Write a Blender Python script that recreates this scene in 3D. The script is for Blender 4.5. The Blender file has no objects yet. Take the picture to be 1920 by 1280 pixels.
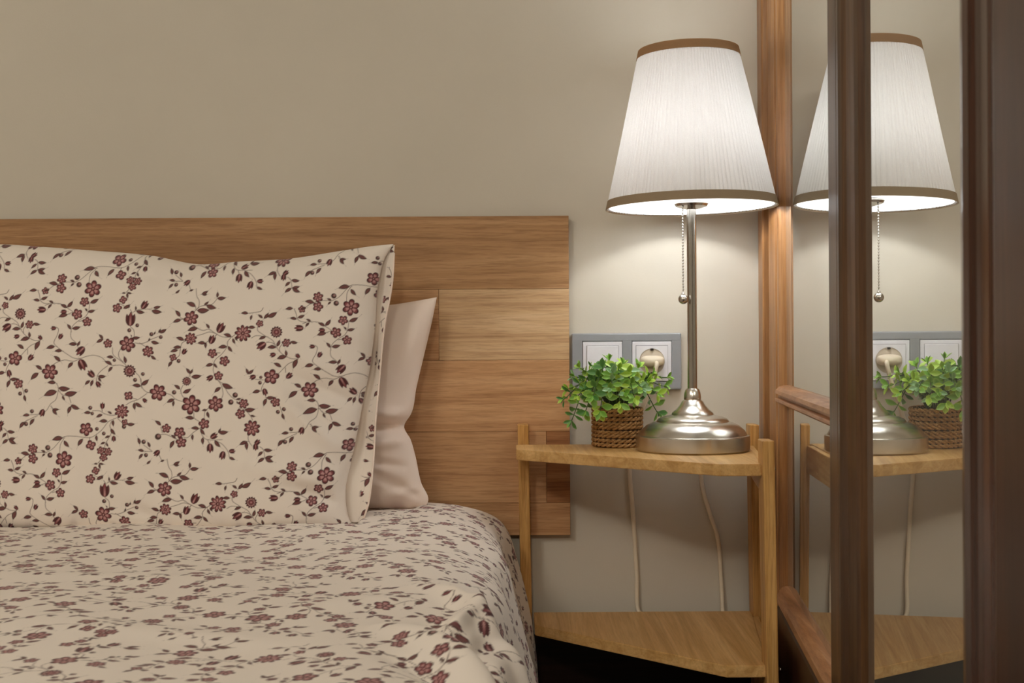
import bpy, bmesh, math, random
import numpy as np
from mathutils import Vector, Matrix

random.seed(7)
rng = np.random.default_rng(11)
S = bpy.context.scene
COL = S.collection
PI = math.pi

# ------------------------------------------------------------------ camera, world, lights, exposure
# World frame: wall with the headboard is the plane y = 0, the camera looks along +y from y = -1.79.
CAM_H = 0.70           # camera height
WALL = 1.79            # distance camera - wall
FOC = 2400.0           # focal length in pixels of the 1920 wide frame
ROLL = 0.006

cam_d = bpy.data.cameras.new('camera')
cam = bpy.data.objects.new('camera', cam_d)
COL.objects.link(cam)
cam.location = (0, -WALL, CAM_H)
cam.rotation_euler = (PI / 2, ROLL, 0)
cam_d.sensor_width = 36.0
cam_d.lens = FOC / 1920 * 36.0
cam_d.clip_start = 0.02
cam_d.dof.use_dof = True
cam_d.dof.focus_distance = 1.64
cam_d.dof.aperture_fstop = 22
S.camera = cam

w = bpy.data.worlds.new('world')
S.world = w
w.use_nodes = True
w.node_tree.nodes['Background'].inputs[0].default_value = (1.0, 0.9, 0.75, 1)
w.node_tree.nodes['Background'].inputs[1].default_value = 0.05

def area_light(name, loc, target, size, power, color):
    d = bpy.data.lights.new(name, 'AREA')
    d.shape = 'DISK'; d.size = size; d.energy = power; d.color = color
    o = bpy.data.objects.new(name, d)
    COL.objects.link(o)
    o.location = loc
    o.rotation_euler = (Vector(target) - Vector(loc)).to_track_quat('-Z', 'Y').to_euler()
    return o

CEIL_POWER = 17.0
FILL_STRENGTH = 13.8         # fill globe added over the bed, behind the camera
BULB_STRENGTH = 106.0
area_light('ceiling_lamp_light', (-0.2, -3.4, 1.93), (-0.2, -2.2, 0), 0.30, CEIL_POWER, (1.0, 0.94, 0.80))

S.view_settings.view_transform = 'Standard'
S.view_settings.look = 'None'
S.view_settings.gamma = 1.0
S.view_settings.use_curve_mapping = False
S.view_settings.exposure = 0.0
S.cycles.max_bounces = 10
S.cycles.diffuse_bounces = 6
S.cycles.transmission_bounces = 8
S.cycles.use_denoising = True

# ------------------------------------------------------------------ helpers
def W(px, py, z):
    """a point seen at photo pixel (px, py) whose distance along the view axis is z"""
    dx, dy = px - 960, py - 640
    dx0, dy0 = dx - ROLL * dy, dy + ROLL * dx
    return Vector((dx0 / FOC * z, z - WALL, CAM_H - dy0 / FOC * z))

def lin(r, g, b):
    f = lambda c: c / 12.92 if c <= 0.04045 else ((c + 0.055) / 1.055) ** 2.4
    return (f(r / 255), f(g / 255), f(b / 255), 1.0)

def link(o, parent=None):
    COL.objects.link(o)
    if parent is not None:
        o.parent = parent
        o.matrix_parent_inverse = Matrix.Identity(4)
    return o

def empty(name, loc, label, cat, group=None):
    o = bpy.data.objects.new(name, None)
    o.empty_display_size = 0.05
    o.location = loc
    COL.objects.link(o)
    return tag(o, label, cat, group)

def tag(o, label=None, cat=None, group=None, kind=None):
    if label: o['label'] = label
    if cat: o['category'] = cat
    if group: o['group'] = group
    if kind: o['kind'] = kind
    return o

def obj(name, bm, mat, parent=None, smooth=False, kind=None):
    """mesh given in world coordinates; parented things get it shifted to the parent's frame"""
    me = bpy.data.meshes.new(name)
    if parent is not None:
        m = parent_world(parent)
        bmesh.ops.transform(bm, matrix=m.inverted(), verts=bm.verts)
    bmesh.ops.recalc_face_normals(bm, faces=bm.faces)
    bm.to_mesh(me); bm.free()
    if smooth:
        me.polygons.foreach_set('use_smooth', [True] * len(me.polygons))
    if mat: me.materials.append(mat)
    o = bpy.data.objects.new(name, me)
    link(o, parent)
    if kind: o['kind'] = kind
    return o

def parent_world(p):
    m = p.matrix_basis.copy()
    while p.parent:
        p = p.parent
        m = p.matrix_basis @ m
    return m

def np_mesh(name, co, quads, mat, parent=None, smooth=True, attrs=None, uvs=None):
    me = bpy.data.meshes.new(name)
    co = np.asarray(co, np.float32); quads = np.asarray(quads, np.int32)
    n, k = len(co), quads.shape[1]
    if parent is not None:
        m = np.array(parent_world(parent).inverted())
        co = co @ m[:3, :3].T.astype(np.float32) + m[:3, 3].astype(np.float32)
    me.vertices.add(n); me.vertices.foreach_set('co', co.astype(np.float32).ravel())
    me.loops.add(quads.size); me.loops.foreach_set('vertex_index', quads.ravel())
    me.polygons.add(len(quads))
    me.polygons.foreach_set('loop_start', np.arange(0, quads.size, k, dtype=np.int32))
    me.polygons.foreach_set('use_smooth', np.full(len(quads), smooth, bool))
    me.update(calc_edges=True)
    if attrs is not None:
        for nm, arr in attrs.items():
            a = me.color_attributes.new(nm, 'FLOAT_COLOR', 'POINT')
            a.data.foreach_set('color', np.asarray(arr, np.float32).ravel())
    if mat: me.materials.append(mat)
    o = bpy.data.objects.new(name, me)
    return link(o, parent)

def grid_quads(nu, nv, off=0, flip=False):
    i, j = np.meshgrid(np.arange(nu - 1), np.arange(nv - 1), indexing='ij')
    a = i * nv + j + off
    q = np.stack([a, a + nv, a + nv + 1, a + 1], -1).reshape(-1, 4)
    return q[:, ::-1] if flip else q

def add_box(bm, lo, hi, bevel=0.0, seg=1):
    v = [bm.verts.new((x, y, z)) for x in (lo[0], hi[0]) for y in (lo[1], hi[1]) for z in (lo[2], hi[2])]
    fs = [bm.faces.new([v[i] for i in f]) for f in
          ((0, 1, 3, 2), (4, 6, 7, 5), (0, 4, 5, 1), (2, 3, 7, 6), (0, 2, 6, 4), (1, 5, 7, 3))]
    if bevel > 0:
        es = list({e for f in fs for e in f.edges})
        bmesh.ops.bevel(bm, geom=es, offset=bevel, segments=seg, affect='EDGES', profile=0.5)
    return v

def box_bm(lo, hi, bevel=0.0, seg=1):
    bm = bmesh.new(); add_box(bm, lo, hi, bevel, seg); return bm

def add_prism(bm, pts, z0, z1, bevel=0.0):
    """plan polygon pts (x, y) extruded from z0 to z1"""
    lo = [bm.verts.new((p[0], p[1], z0)) for p in pts]
    hi = [bm.verts.new((p[0], p[1], z1)) for p in pts]
    n = len(pts)
    fs = [bm.faces.new(lo[::-1]), bm.faces.new(hi)]
    for i in range(n):
        fs.append(bm.faces.new([lo[i], lo[(i + 1) % n], hi[(i + 1) % n], hi[i]]))
    if bevel > 0:
        bmesh.ops.bevel(bm, geom=list({e for f in fs for e in f.edges}), offset=bevel, segments=2, affect='EDGES')
    return lo + hi

def add_lathe(bm, prof, cx, cy, cz, n=64):
    rings = []; cuts = set(); P2 = []
    for i, p in enumerate(prof):                    # hard corners get their own ring so that they stay crisp
        P2.append(p)
        if 0 < i < len(prof) - 1 and p[0] > 1e-6:
            a0 = math.atan2(p[1] - prof[i - 1][1], p[0] - prof[i - 1][0]); a1 = math.atan2(prof[i + 1][1] - p[1], prof[i + 1][0] - p[0])
            if abs((a1 - a0 + PI) % (2 * PI) - PI) > 0.5: cuts.add(len(P2) - 1); P2.append(p)
    for r, z in P2:
        if r < 1e-6:
            rings.append([bm.verts.new((cx, cy, cz + z))])
        else:
            rings.append([bm.verts.new((cx + r * math.cos(2 * PI * k / n), cy + r * math.sin(2 * PI * k / n), cz + z)) for k in range(n)])
    for ri, (a, b) in enumerate(zip(rings, rings[1:])):
        if ri in cuts: continue
        for k in range(n):
            k2 = (k + 1) % n
            if len(a) == 1 and len(b) == 1: continue
            if len(a) == 1: bm.faces.new([a[0], b[k2], b[k]])
            elif len(b) == 1: bm.faces.new([a[k], a[k2], b[0]])
            else: bm.faces.new([a[k], a[k2], b[k2], b[k]])

def lathe_bm(prof, c, n=64):
    bm = bmesh.new(); add_lathe(bm, prof, c[0], c[1], c[2], n); return bm

def catmull(pts, per=8):
    P = [Vector(p) for p in pts]
    P = [2 * P[0] - P[1]] + P + [2 * P[-1] - P[-2]]
    out = []
    for i in range(1, len(P) - 2):
        for k in range(per):
            t = k / per
            a, b, c, d = P[i - 1], P[i], P[i + 1], P[i + 2]
            out.append(0.5 * ((2 * b) + (c - a) * t + (2 * a - 5 * b + 4 * c - d) * t * t + (3 * b - a - 3 * c + d) * t ** 3))
    out.append(P[-2])
    return out

def add_tube(bm, pts, r, n=8, closed=False, caps=True):
    pts = [Vector(p) for p in pts]
    m = len(pts)
    rad = r if callable(r) else (lambda t: r)
    t0 = ((pts[1] - pts[0]) if not closed else (pts[1] - pts[-1])).normalized()
    up = Vector((0, 0, 1)) if abs(t0.z) < 0.9 else Vector((1, 0, 0))
    nrm = (up - t0 * up.dot(t0)).normalized()
    rings = []
    for i in range(m):
        if closed: t = (pts[(i + 1) % m] - pts[i - 1]).normalized()
        else: t = (pts[min(i + 1, m - 1)] - pts[max(i - 1, 0)]).normalized()
        nrm = (nrm - t * nrm.dot(t)).normalized()
        b = t.cross(nrm)
        rr = rad(i / (m - 1))
        rings.append([bm.verts.new(pts[i] + nrm * (rr * math.cos(2 * PI * k / n)) + b * (rr * math.sin(2 * PI * k / n))) for k in range(n)])
    for i in range(m if closed else m - 1):
        a, b = rings[i], rings[(i + 1) % m]
        for k in range(n):
            bm.faces.new([a[k], a[(k + 1) % n], b[(k + 1) % n], b[k]])
    if caps and not closed:
        bm.faces.new(rings[0][::-1]); bm.faces.new(rings[-1])

def tube_bm(pts, r, n=8, closed=False):
    bm = bmesh.new(); add_tube(bm, pts, r, n, closed); return bm

def interp(x, tab):
    xs, ys = zip(*tab)
    return np.interp(x, xs, ys)

def smooth_interp(x, tab):
    """monotone-ish cubic through table points"""
    xs = np.array([t[0] for t in tab], float); ys = np.array([t[1] for t in tab], float)
    m = np.gradient(ys, xs)
    x = np.clip(np.asarray(x, float), xs[0], xs[-1])
    i = np.clip(np.searchsorted(xs, x) - 1, 0, len(xs) - 2)
    h = xs[i + 1] - xs[i]; t = (x - xs[i]) / h
    return ((2 * t**3 - 3 * t**2 + 1) * ys[i] + (t**3 - 2 * t**2 + t) * h * m[i]
            + (-2 * t**3 + 3 * t**2) * ys[i + 1] + (t**3 - t**2) * h * m[i + 1])

# ------------------------------------------------------------------ materials
class NT:
    def __init__(self, name):
        self.m = bpy.data.materials.new(name)
        self.m.use_nodes = True
        self.t = self.m.node_tree
        self.b = self.t.nodes['Principled BSDF']
        self.out = self.t.nodes['Material Output']
    def n(self, typ, **kw):
        nd = self.t.nodes.new(typ)
        for k, v in kw.items():
            if k.startswith('i_'): nd.inputs[k[2:].replace('_', ' ')].default_value = v
            else: setattr(nd, k, v)
        return nd
    def l(self, a, b): self.t.links.new(a, b)
    def ramp(self, fac, stops):
        r = self.n('ShaderNodeValToRGB')
        e = r.color_ramp.elements
        while len(e) < len(stops): e.new(0.5)
        for el, (p, c) in zip(e, stops): el.position = p; el.color = c
        self.l(fac, r.inputs[0]); return r.outputs[0]
    def coords(self, scale=(1, 1, 1), rnd=True, rot=(0, 0, 0)):
        tc = self.n('ShaderNodeTexCoord')
        mp = self.n('ShaderNodeMapping'); mp.inputs['Scale'].default_value = scale; mp.inputs['Rotation'].default_value = rot
        src = tc.outputs['Object']
        if rnd:
            oi = self.n('ShaderNodeObjectInfo')
            ad = self.n('ShaderNodeVectorMath', operation='MULTIPLY_ADD')
            cb = self.n('ShaderNodeCombineXYZ')
            for i in range(3): self.l(oi.outputs['Random'], cb.inputs[i])
            self.l(cb.outputs[0], ad.inputs[0]); ad.inputs[1].default_value = (7.3, 3.1, 5.7); self.l(src, ad.inputs[2])
            src = ad.outputs[0]
        self.l(src, mp.inputs[0]); return mp.outputs[0]
    def noise(self, vec, scale, detail=4, rough=0.6, dist=0.0):
        nd = self.n('ShaderNodeTexNoise')
        nd.inputs['Scale'].default_value = scale; nd.inputs['Detail'].default_value = detail
        nd.inputs['Roughness'].default_value = rough; nd.inputs['Distortion'].default_value = dist
        self.l(vec, nd.inputs['Vector']); return nd.outputs['Fac']
    def mix(self, fac, a, b, blend='MIX'):
        mx = self.n('ShaderNodeMix', data_type='RGBA', blend_type=blend)
        for sock, v in ((mx.inputs[0], fac), (mx.inputs[6], a), (mx.inputs[7], b)):
            if hasattr(v, 'is_linked') or hasattr(v, 'links'): self.l(v, sock)
            else: sock.default_value = v
        return mx.outputs[2]
    def bump(self, h, strength, dist=0.001):
        bp = self.n('ShaderNodeBump'); bp.inputs['Strength'].default_value = strength; bp.inputs['Distance'].default_value = dist
        self.l(h, bp.inputs['Height']); self.l(bp.outputs[0], self.b.inputs['Normal'])
    def set(self, color=None, rough=None, metal=None, **kw):
        if color is not None:
            if hasattr(color, 'links'): self.l(color, self.b.inputs['Base Color'])
            else: self.b.inputs['Base Color'].default_value = color
        if rough is not None:
            if hasattr(rough, 'links'): self.l(rough, self.b.inputs['Roughness'])
            else: self.b.inputs['Roughness'].default_value = rough
        if metal is not None: self.b.inputs['Metallic'].default_value = metal
        for k, v in kw.items(): self.b.inputs[k.replace('_', ' ')].default_value = v
        return self.m

def wood(name, dark, mid, light, along='x', scale=1.0, rough=0.45, contrast=1.0, var=0.25, streak=140, coat=0.0, strips=0.0):
    m = NT(name)
    sc = {'x': (1.3, 38, 38), 'y': (38, 1.3, 38), 'z': (38, 38, 1.3)}[along]
    v = m.coords(tuple(s * scale for s in sc))
    n1 = m.noise(v, 1.0, 6, 0.62, 1.3)
    sc2 = {'x': (0.05, 1, 1), 'y': (1, 0.05, 1), 'z': (1, 1, 0.05)}[along]
    v2 = m.coords(tuple(s * streak * scale for s in sc2))
    n2 = m.noise(v2, 3.0, 3, 0.7)
    c = m.ramp(n1, [(0.5 - 0.22 / contrast, dark), (0.5, mid), (0.5 + 0.2 / contrast, light)])
    f = m.ramp(n2, [(0.35, (0.62, 0.55, 0.5, 1)), (0.55, (1, 1, 1, 1))])
    c = m.mix(0.3 if strips else 0.62, c, f, 'MULTIPLY')
    if strips:
        tc = m.n('ShaderNodeTexCoord'); sx = m.n('ShaderNodeSeparateXYZ'); m.l(tc.outputs['Object'], sx.inputs[0])
        fl = m.n('ShaderNodeMath', operation='MULTIPLY'); m.l(sx.outputs[0], fl.inputs[0]); fl.inputs[1].default_value = 1 / strips
        f2 = m.n('ShaderNodeMath', operation='FLOOR'); m.l(fl.outputs[0], f2.inputs[0])
        wn = m.n('ShaderNodeTexWhiteNoise', noise_dimensions='1D'); m.l(f2.outputs[0], wn.inputs['W'])
        c = m.mix(0.8, c, m.ramp(wn.outputs['Value'], [(0, (.84, .82, .78, 1)), (1, (1, 1, 1, 1))]), 'MULTIPLY')
    if var > 0:
        oi = m.n('ShaderNodeObjectInfo')
        hv = m.n('ShaderNodeMapRange'); m.l(oi.outputs['Random'], hv.inputs[0])
        hv.inputs[3].default_value = 1 - var; hv.inputs[4].default_value = 1 + var
        hs = m.n('ShaderNodeHueSaturation'); m.l(hv.outputs[0], hs.inputs['Value']); m.l(c, hs.inputs['Color'])
        c = hs.outputs[0]
    m.set(c, rough, None, Specular_IOR_Level=0.3)
    if coat: m.set(None, None, None, Coat_Weight=coat, Coat_Roughness=0.2)
    m.bump(n2, 0.12, 0.0006)
    return m.m

def plain(name, c, rough=0.5, metal=0.0, spec=None, bump=None):
    m = NT(name)
    v = m.coords((1, 1, 1), rnd=False)
    nz = m.noise(v, 60, 3)
    col = m.mix(m.ramp(nz, [(0.3, (0, 0, 0, 1)), (0.7, (1, 1, 1, 1))]), tuple(x * 0.94 for x in c[:3]) + (1,), c)
    m.set(col, rough, metal)
    if bump: m.bump(m.noise(v, bump[0], 3), bump[1], bump[2])
    return m.m

def wall_paint():
    m = NT('wall_paint')
    v = m.coords((1, 1, 1), rnd=False)
    n = m.noise(v, 2.2, 5, 0.6)
    c = m.ramp(n, [(0.3, lin(201, 193, 178)), (0.7, lin(209, 201, 186))])
    m.set(c, 0.75)
    m.bump(m.noise(v, 420, 3, 0.6), 0.16, 0.0007)
    return m.m

M = {}
M['wall'] = wall_paint()
M['ceiling'] = plain('ceiling_paint', lin(225, 220, 208), 0.85)
M['floor'] = wood('dark_floor', lin(34, 20, 12), lin(46, 27, 16), lin(60, 36, 22), 'y', 1, 0.4)
M['foot_band'] = wood('dark_foot_band', lin(26, 13, 8), lin(38, 19, 12), lin(50, 27, 17), 'x', 1, 0.35)
M['oak_a'] = wood('oak_brown', lin(150, 110, 72), lin(176, 134, 92), lin(194, 154, 112), 'x', 1.1, 0.5, 1.0, 0.05)
M['oak_b'] = wood('oak_pale', lin(172, 132, 92), lin(206, 170, 128), lin(220, 188, 148), 'x', 1.1, 0.5, 1.0, 0.06)
M['oak_c'] = wood('oak_warm', lin(158, 110, 70), lin(192, 146, 102), lin(210, 166, 122), 'x', 1.1, 0.5, 0.9, 0.06)
M['oak_d'] = wood('oak_red', lin(122, 76, 44), lin(160, 108, 66), lin(180, 128, 84), 'x', 1.1, 0.5, 1.0, 0.05)
M['oak_edge'] = wood('oak_edge', lin(84, 50, 28), lin(108, 66, 38), lin(126, 80, 48), 'x', 1.0, 0.55, 1.0, 0.0)
M['bamboo'] = wood('bamboo', lin(198, 152, 90), lin(216, 172, 110), lin(230, 190, 130), 'y', 1.6, 0.42, 1.3, 0.05, 90, 0.0, 0.0118)
M['bamboo_z'] = wood('bamboo_upright', lin(176, 128, 66), lin(200, 152, 88), lin(214, 170, 108), 'z', 1.6, 0.42, 1.3, 0.05, 90)
M['lamplit'] = wood('lamplit_stained_wood', lin(118, 78, 42), lin(158, 111, 67), lin(190, 144, 98), 'z', 0.7, 0.42, 0.9, 0.04, 120, 0.12)  # wardrobe wood lightened near the table lamp, its light put into the colour
M['walnut'] = wood('stained_wood', lin(54, 36, 19), lin(84, 56, 31), lin(112, 78, 48), 'z', 0.7, 0.42, 0.9, 0.04, 120, 0.12)
M['rail_lamplit'] = wood('lamplit_stained_rail', lin(140, 94, 58), lin(180, 128, 86), lin(206, 156, 114), 'y', 1.0, 0.42, 0.9, 0.04, 120, 0.12)  # rails and bars in lit tones, lamplight put into the wood colour
M['polished'] = wood('polished_dark_wood', lin(44, 24, 15), lin(66, 37, 25), lin(86, 50, 36), 'z', 0.7, 0.26, 0.9, 0.04, 120, 0.5)
M['mahogany'] = wood('dark_stained_wood', lin(40, 20, 11), lin(60, 31, 19), lin(80, 44, 28), 'z', 0.7, 0.36, 0.9, 0.04, 120, 0.1)

def nickel(name, c, rough):
    m = NT(name)
    v = m.coords((1, 1, 40), rnd=False)
    n = m.noise(v, 60.0, 3)
    m.set(m.mix(n, tuple(x * .97 for x in c[:3]) + (1,), c), rough, 1.0)
    return m.m
M['nickel'] = nickel('brushed_nickel', (0.66, 0.62, 0.56, 1), 0.27)
M['nickel_dark'] = nickel('polished_nickel', (0.5, 0.47, 0.43, 1), 0.2)
M['frame_grey'] = plain('grey_plastic_frame', lin(150, 152, 156), 0.28)
M['switch_white'] = plain('white_plastic', lin(232, 230, 236), 0.3)
M['switch_line'] = plain('grey_gap', lin(150, 148, 152), 0.5)
M['socket_well'] = plain('socket_well_plastic', lin(205, 193, 176), 0.4)
M['dark_metal'] = plain('dark_metal', lin(60, 55, 50), 0.4, 0.8)
M['cream'] = plain('cream_plastic', lin(236, 222, 198), 0.45)

def translucent(name, c, fac, rough=0.9):
    m = NT(name)
    v = m.coords((1, 1, 1), rnd=False)
    nz = m.noise(v, 900, 2)
    col = m.mix(m.ramp(nz, [(0.3, (0, 0, 0, 1)), (0.7, (1, 1, 1, 1))]), tuple(x * 0.93 for x in c[:3]) + (1,), c)
    d = m.n('ShaderNodeBsdfDiffuse'); t = m.n('ShaderNodeBsdfTranslucent'); x = m.n('ShaderNodeMixShader')
    m.l(col, d.inputs[0]); m.l(col, t.inputs[0]); x.inputs[0].default_value = fac
    m.l(d.outputs[0], x.inputs[1]); m.l(t.outputs[0], x.inputs[2]); m.l(x.outputs[0], m.out.inputs[0])
    m.t.nodes.remove(m.b)
    return m.m
M['shade'] = translucent('pleated_shade_fabric', (0.84, 0.81, 0.79, 1), 0.24)
M['liner'] = translucent('shade_liner', (0.88, 0.89, 0.9, 1), 0.24)
M['trim_low'] = translucent('shade_hem_tape', lin(178, 158, 132), 0.28)
M['trim'] = translucent('shade_trim_tape', lin(196, 162, 126), 0.5)

def emit(name, c, s):
    m = NT(name)
    e = m.n('ShaderNodeEmission'); e.inputs[0].default_value = c; e.inputs[1].default_value = s
    m.l(e.outputs[0], m.out.inputs[0]); m.t.nodes.remove(m.b)
    return m.m
M['bulb'] = emit('lit_bulb', (0.975, 1.0, 1.0, 1), BULB_STRENGTH)
M['ceiling_glow'] = emit('lit_diffuser', (1.0, 0.86, 0.66, 1), 6.0)

def mirror():
    m = NT('mirror_glass')
    v = m.coords((1, 1, 1), rnd=False)
    d = m.n('ShaderNodeBsdfDiffuse'); g = m.n('ShaderNodeBsdfGlossy'); x = m.n('ShaderNodeMixShader')
    d.inputs[0].default_value = (0.62, 0.60, 0.55, 1)
    g.inputs[0].default_value = (0.88, 0.89, 0.87, 1); g.inputs['Roughness'].default_value = 0.0
    f = m.n('ShaderNodeMapRange'); m.l(m.noise(v, 5, 4), f.inputs[0]); f.inputs[3].default_value = 0.92; f.inputs[4].default_value = 0.86
    m.l(f.outputs[0], x.inputs[0]); m.l(d.outputs[0], x.inputs[1]); m.l(g.outputs[0], x.inputs[2]); m.l(x.outputs[0], m.out.inputs[0])
    m.t.nodes.remove(m.b)
    return m.m
M['mirror'] = mirror()

def printed_cloth():
    m = NT('floral_cotton')
    a = m.n('ShaderNodeVertexColor'); a.layer_name = 'print'
    v = m.coords((1, 1, 1), rnd=False)
    m.set(a.outputs[0], 0.9, 0, Sheen_Weight=0.15)
    m.bump(m.noise(v, 1500, 2), 0.08, 0.0002)
    return m.m
M['print'] = printed_cloth()
def cloth(name, c):
    m = NT(name)
    v = m.coords((1, 1, 1), rnd=False)
    col = m.mix(m.noise(v, 8, 3), tuple(x * 0.95 for x in c[:3]) + (1,), c)
    m.set(col, 0.9, 0, Sheen_Weight=0.15)
    m.bump(m.noise(v, 1500, 2), 0.08, 0.0002)
    return m.m
M['pink'] = cloth('pale_pink_cotton', lin(246, 228, 215))
M['mattress'] = cloth('mattress_ticking', lin(225, 222, 215))
M['rope'] = wood('seagrass_rope', lin(120, 84, 46), lin(164, 122, 74), lin(196, 158, 108), 'x', 6, 0.8, 1.0, 0.08, 60)
M['rope_dark'] = plain('basket_inside', lin(60, 42, 24), 0.9)

def leaf_mat(name, mid, edge):
    m = NT(name)
    a = m.n('ShaderNodeVertexColor'); a.layer_name = 'leaf_edge'
    sp = m.n('ShaderNodeSeparateColor'); m.l(a.outputs[0], sp.inputs[0])
    v = m.coords((1, 1, 1))
    c = m.mix(m.ramp(sp.outputs[0], [(0.45, (0, 0, 0, 1)), (1.0, (1, 1, 1, 1))]), mid, edge)
    c = m.mix(m.noise(v, 300, 3), c, tuple(x * 0.7 for x in mid[:3]) + (1,))
    m.set(c, 0.42)
    return m.m
M['leaves'] = [leaf_mat('leaf_deep', lin(82, 140, 66), lin(140, 188, 104)),
               leaf_mat('leaf_mid', lin(126, 182, 70), lin(186, 224, 114)),
               leaf_mat('leaf_fresh', lin(174, 214, 72), lin(216, 238, 134)),
               leaf_mat('leaf_grey', lin(138, 184, 126), lin(190, 222, 172))]
M['stem'] = plain('plant_stem', lin(64, 92, 40), 0.6)

# ------------------------------------------------------------------ the printed pattern (a repeat of sprays of flowers)
PV = np.array([466.0, 36.0]); QV = np.array([-45.0, 308.0])      # repeat, in units of 2/3 mm
NA, NB = 932, 624
MI = np.linalg.inv(np.array([PV, QV]).T)
TILE = np.zeros((NA, NB, 3), np.float32)
CLOTH = np.array(lin(240, 229, 218)[:3], np.float32)
TILE[:] = CLOTH
INK_D = np.array(lin(78, 36, 38)[:3], np.float32)
INK_M = np.array(lin(136, 72, 76)[:3], np.float32)
INK_P = np.array(lin(198, 152, 148)[:3], np.float32)
INK_L = np.array(lin(112, 74, 70)[:3], np.float32)
INK_LD = np.array(lin(76, 50, 46)[:3], np.float32)
INK_S = np.array(lin(118, 98, 88)[:3], np.float32)

def window(c, R):
    a, b = MI @ np.asarray(c, float)
    ra = max(2, int((R / 440 + 0.004) * NA)); rb = max(2, int((R / 290 + 0.006) * NB))
    ia = np.arange(int(a * NA) - ra, int(a * NA) + ra + 1); ib = np.arange(int(b * NB) - rb, int(b * NB) + rb + 1)
    A, B = np.meshgrid(ia / NA - a, ib / NB - b, indexing='ij')
    return np.ix_(ia % NA, ib % NB), A * PV[0] + B * QV[0], A * PV[1] + B * QV[1]

def blend(ix, alpha, col):
    t = TILE[ix]; al = np.clip(alpha, 0, 1)[..., None]
    TILE[ix] = t * (1 - al) + col * al

def p_flower(c, R, n, rot):
    ix, x, y = window(c, R * 1.2)
    r = np.hypot(x, y); th = np.arctan2(y, x) + rot
    lobe = np.abs(np.cos(n * th / 2))
    edge = R * (0.62 + 0.40 * lobe ** 0.7)
    out = (edge - r) / 0.8 + 0.5
    blend(ix, out, INK_D)
    inner = (edge * 0.83 - r) / 1.0
    blend(ix, np.clip(inner, 0, 1) * np.clip((lobe - 0.22) * 4, 0, 1), INK_M)
    pale = np.clip((R * 0.66 - r) / 1.5, 0, 1) * np.clip((r - R * 0.22) / 1.0, 0, 1) * np.clip((lobe - 0.4) * 3, 0, 1)
    blend(ix, pale * 0.9, INK_P)
    blend(ix, np.clip((R * 0.2 - r) / 0.7 + 0.5, 0, 1), INK_D)
    blend(ix, np.clip((R * 0.1 - r) / 0.6 + 0.3, 0, 1), INK_P)

def p_sun(c, R, rot):
    ix, x, y = window(c, R * 1.2)
    r = np.hypot(x, y); th = np.arctan2(y, x) + rot
    lobe = np.abs(np.cos(13 * th / 2))
    blend(ix, (R * (0.78 + 0.24 * lobe) - r) / 0.8 + 0.5, INK_D)
    blend(ix, np.clip((R * 0.72 - r), 0, 1) * np.clip(r - R * 0.42, 0, 1) * np.clip((lobe - 0.3) * 3, 0, 1), INK_P)
    blend(ix, np.clip(R * 0.40 - r, 0, 1), INK_M)
    blend(ix, np.clip(R * 0.15 - r + .3, 0, 1), INK_P)

def p_tulip(c, R, d):
    ix, x, y = window(c, R * 1.3)
    L = math.hypot(*d); ux, uy = d[0] / L, d[1] / L
    u = (x * ux + y * uy) / R; v = (-x * uy + y * ux) / R       # u towards the open end
    wv = 0.72 * np.sqrt(np.clip(1 - ((u + 0.1) / 1.02) ** 2, 0, 1)) + 0.14 * np.clip(u, 0, 1)
    tip = 0.70 + 0.26 * np.cos(v * 9.0)
    inside = np.minimum(wv - np.abs(v), tip - u) * R
    blend(ix, inside / 0.8 + 0.5, INK_D)
    st = 0.5 + 0.5 * np.cos(v * 9.0)
    blend(ix, np.clip(inside / 1.2 - 1.0, 0, 1) * np.clip(st * 1.6 - 0.3, 0, 1), INK_M)
    blend(ix, np.clip(inside / 1.5 - 2.0, 0, 1) * np.clip(st * 2 - 1.0, 0, 1) * np.clip(0.4 - u, 0, 1), INK_P)

def p_berry(c, R):
    ix, x, y = window(c, R * 1.3)
    r = np.hypot(x, y)
    blend(ix, (R - r) / 0.8 + 0.5, INK_LD)
    blend(ix, np.clip((R * 0.55 - np.hypot(x - R * 0.2, y + R * 0.2)) / 0.8, 0, 1) * 0.8, INK_P * 0.8)

def p_leaf(a, b):
    a = np.asarray(a, float); b = np.asarray(b, float); c = (a + b) / 2; L = np.linalg.norm(b - a) / 2 * 1.06
    ix, x, y = window(c, L * 1.25)
    ux, uy = (b - a) / np.linalg.norm(b - a)
    u = (x * ux + y * uy) / L; v = (-x * uy + y * ux) / L
    v = v - 0.10 * (1 - u * u)
    wd = 0.42 * np.clip(1 - u * u, 0, 1) * (1 - 0.25 * u)
    ins = (wd - np.abs(v)) * L
    blend(ix, ins / 0.8 + 0.55, INK_LD)
    blend(ix, np.clip(ins - 0.9, 0, 1) * np.clip((v + 0.05) * 30, 0, 1), INK_L)
    blend(ix, np.clip(ins - 1.0, 0, 1) * np.clip((-v - 0.02) * 30, 0, 1) * 0.7, INK_M)

def p_stem(pts):
    q = catmull([(p[0], p[1], 0) for p in pts], 6)
    for a, b in zip(q, q[1:]):
        c = ((a.x + b.x) / 2, (a.y + b.y) / 2); L = max((b - a).length / 2, 0.4)
        ix, x, y = window(c, L + 2)
        ux, uy = (b.x - a.x) / (2 * L), (b.y - a.y) / (2 * L)
        u = x * ux + y * uy; v = -x * uy + y * ux
        d = np.hypot(np.clip(np.abs(u) - L, 0, None), v)
        blend(ix, np.clip(1.05 - d / 0.9, 0, 1) * 0.85, INK_S)

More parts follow.
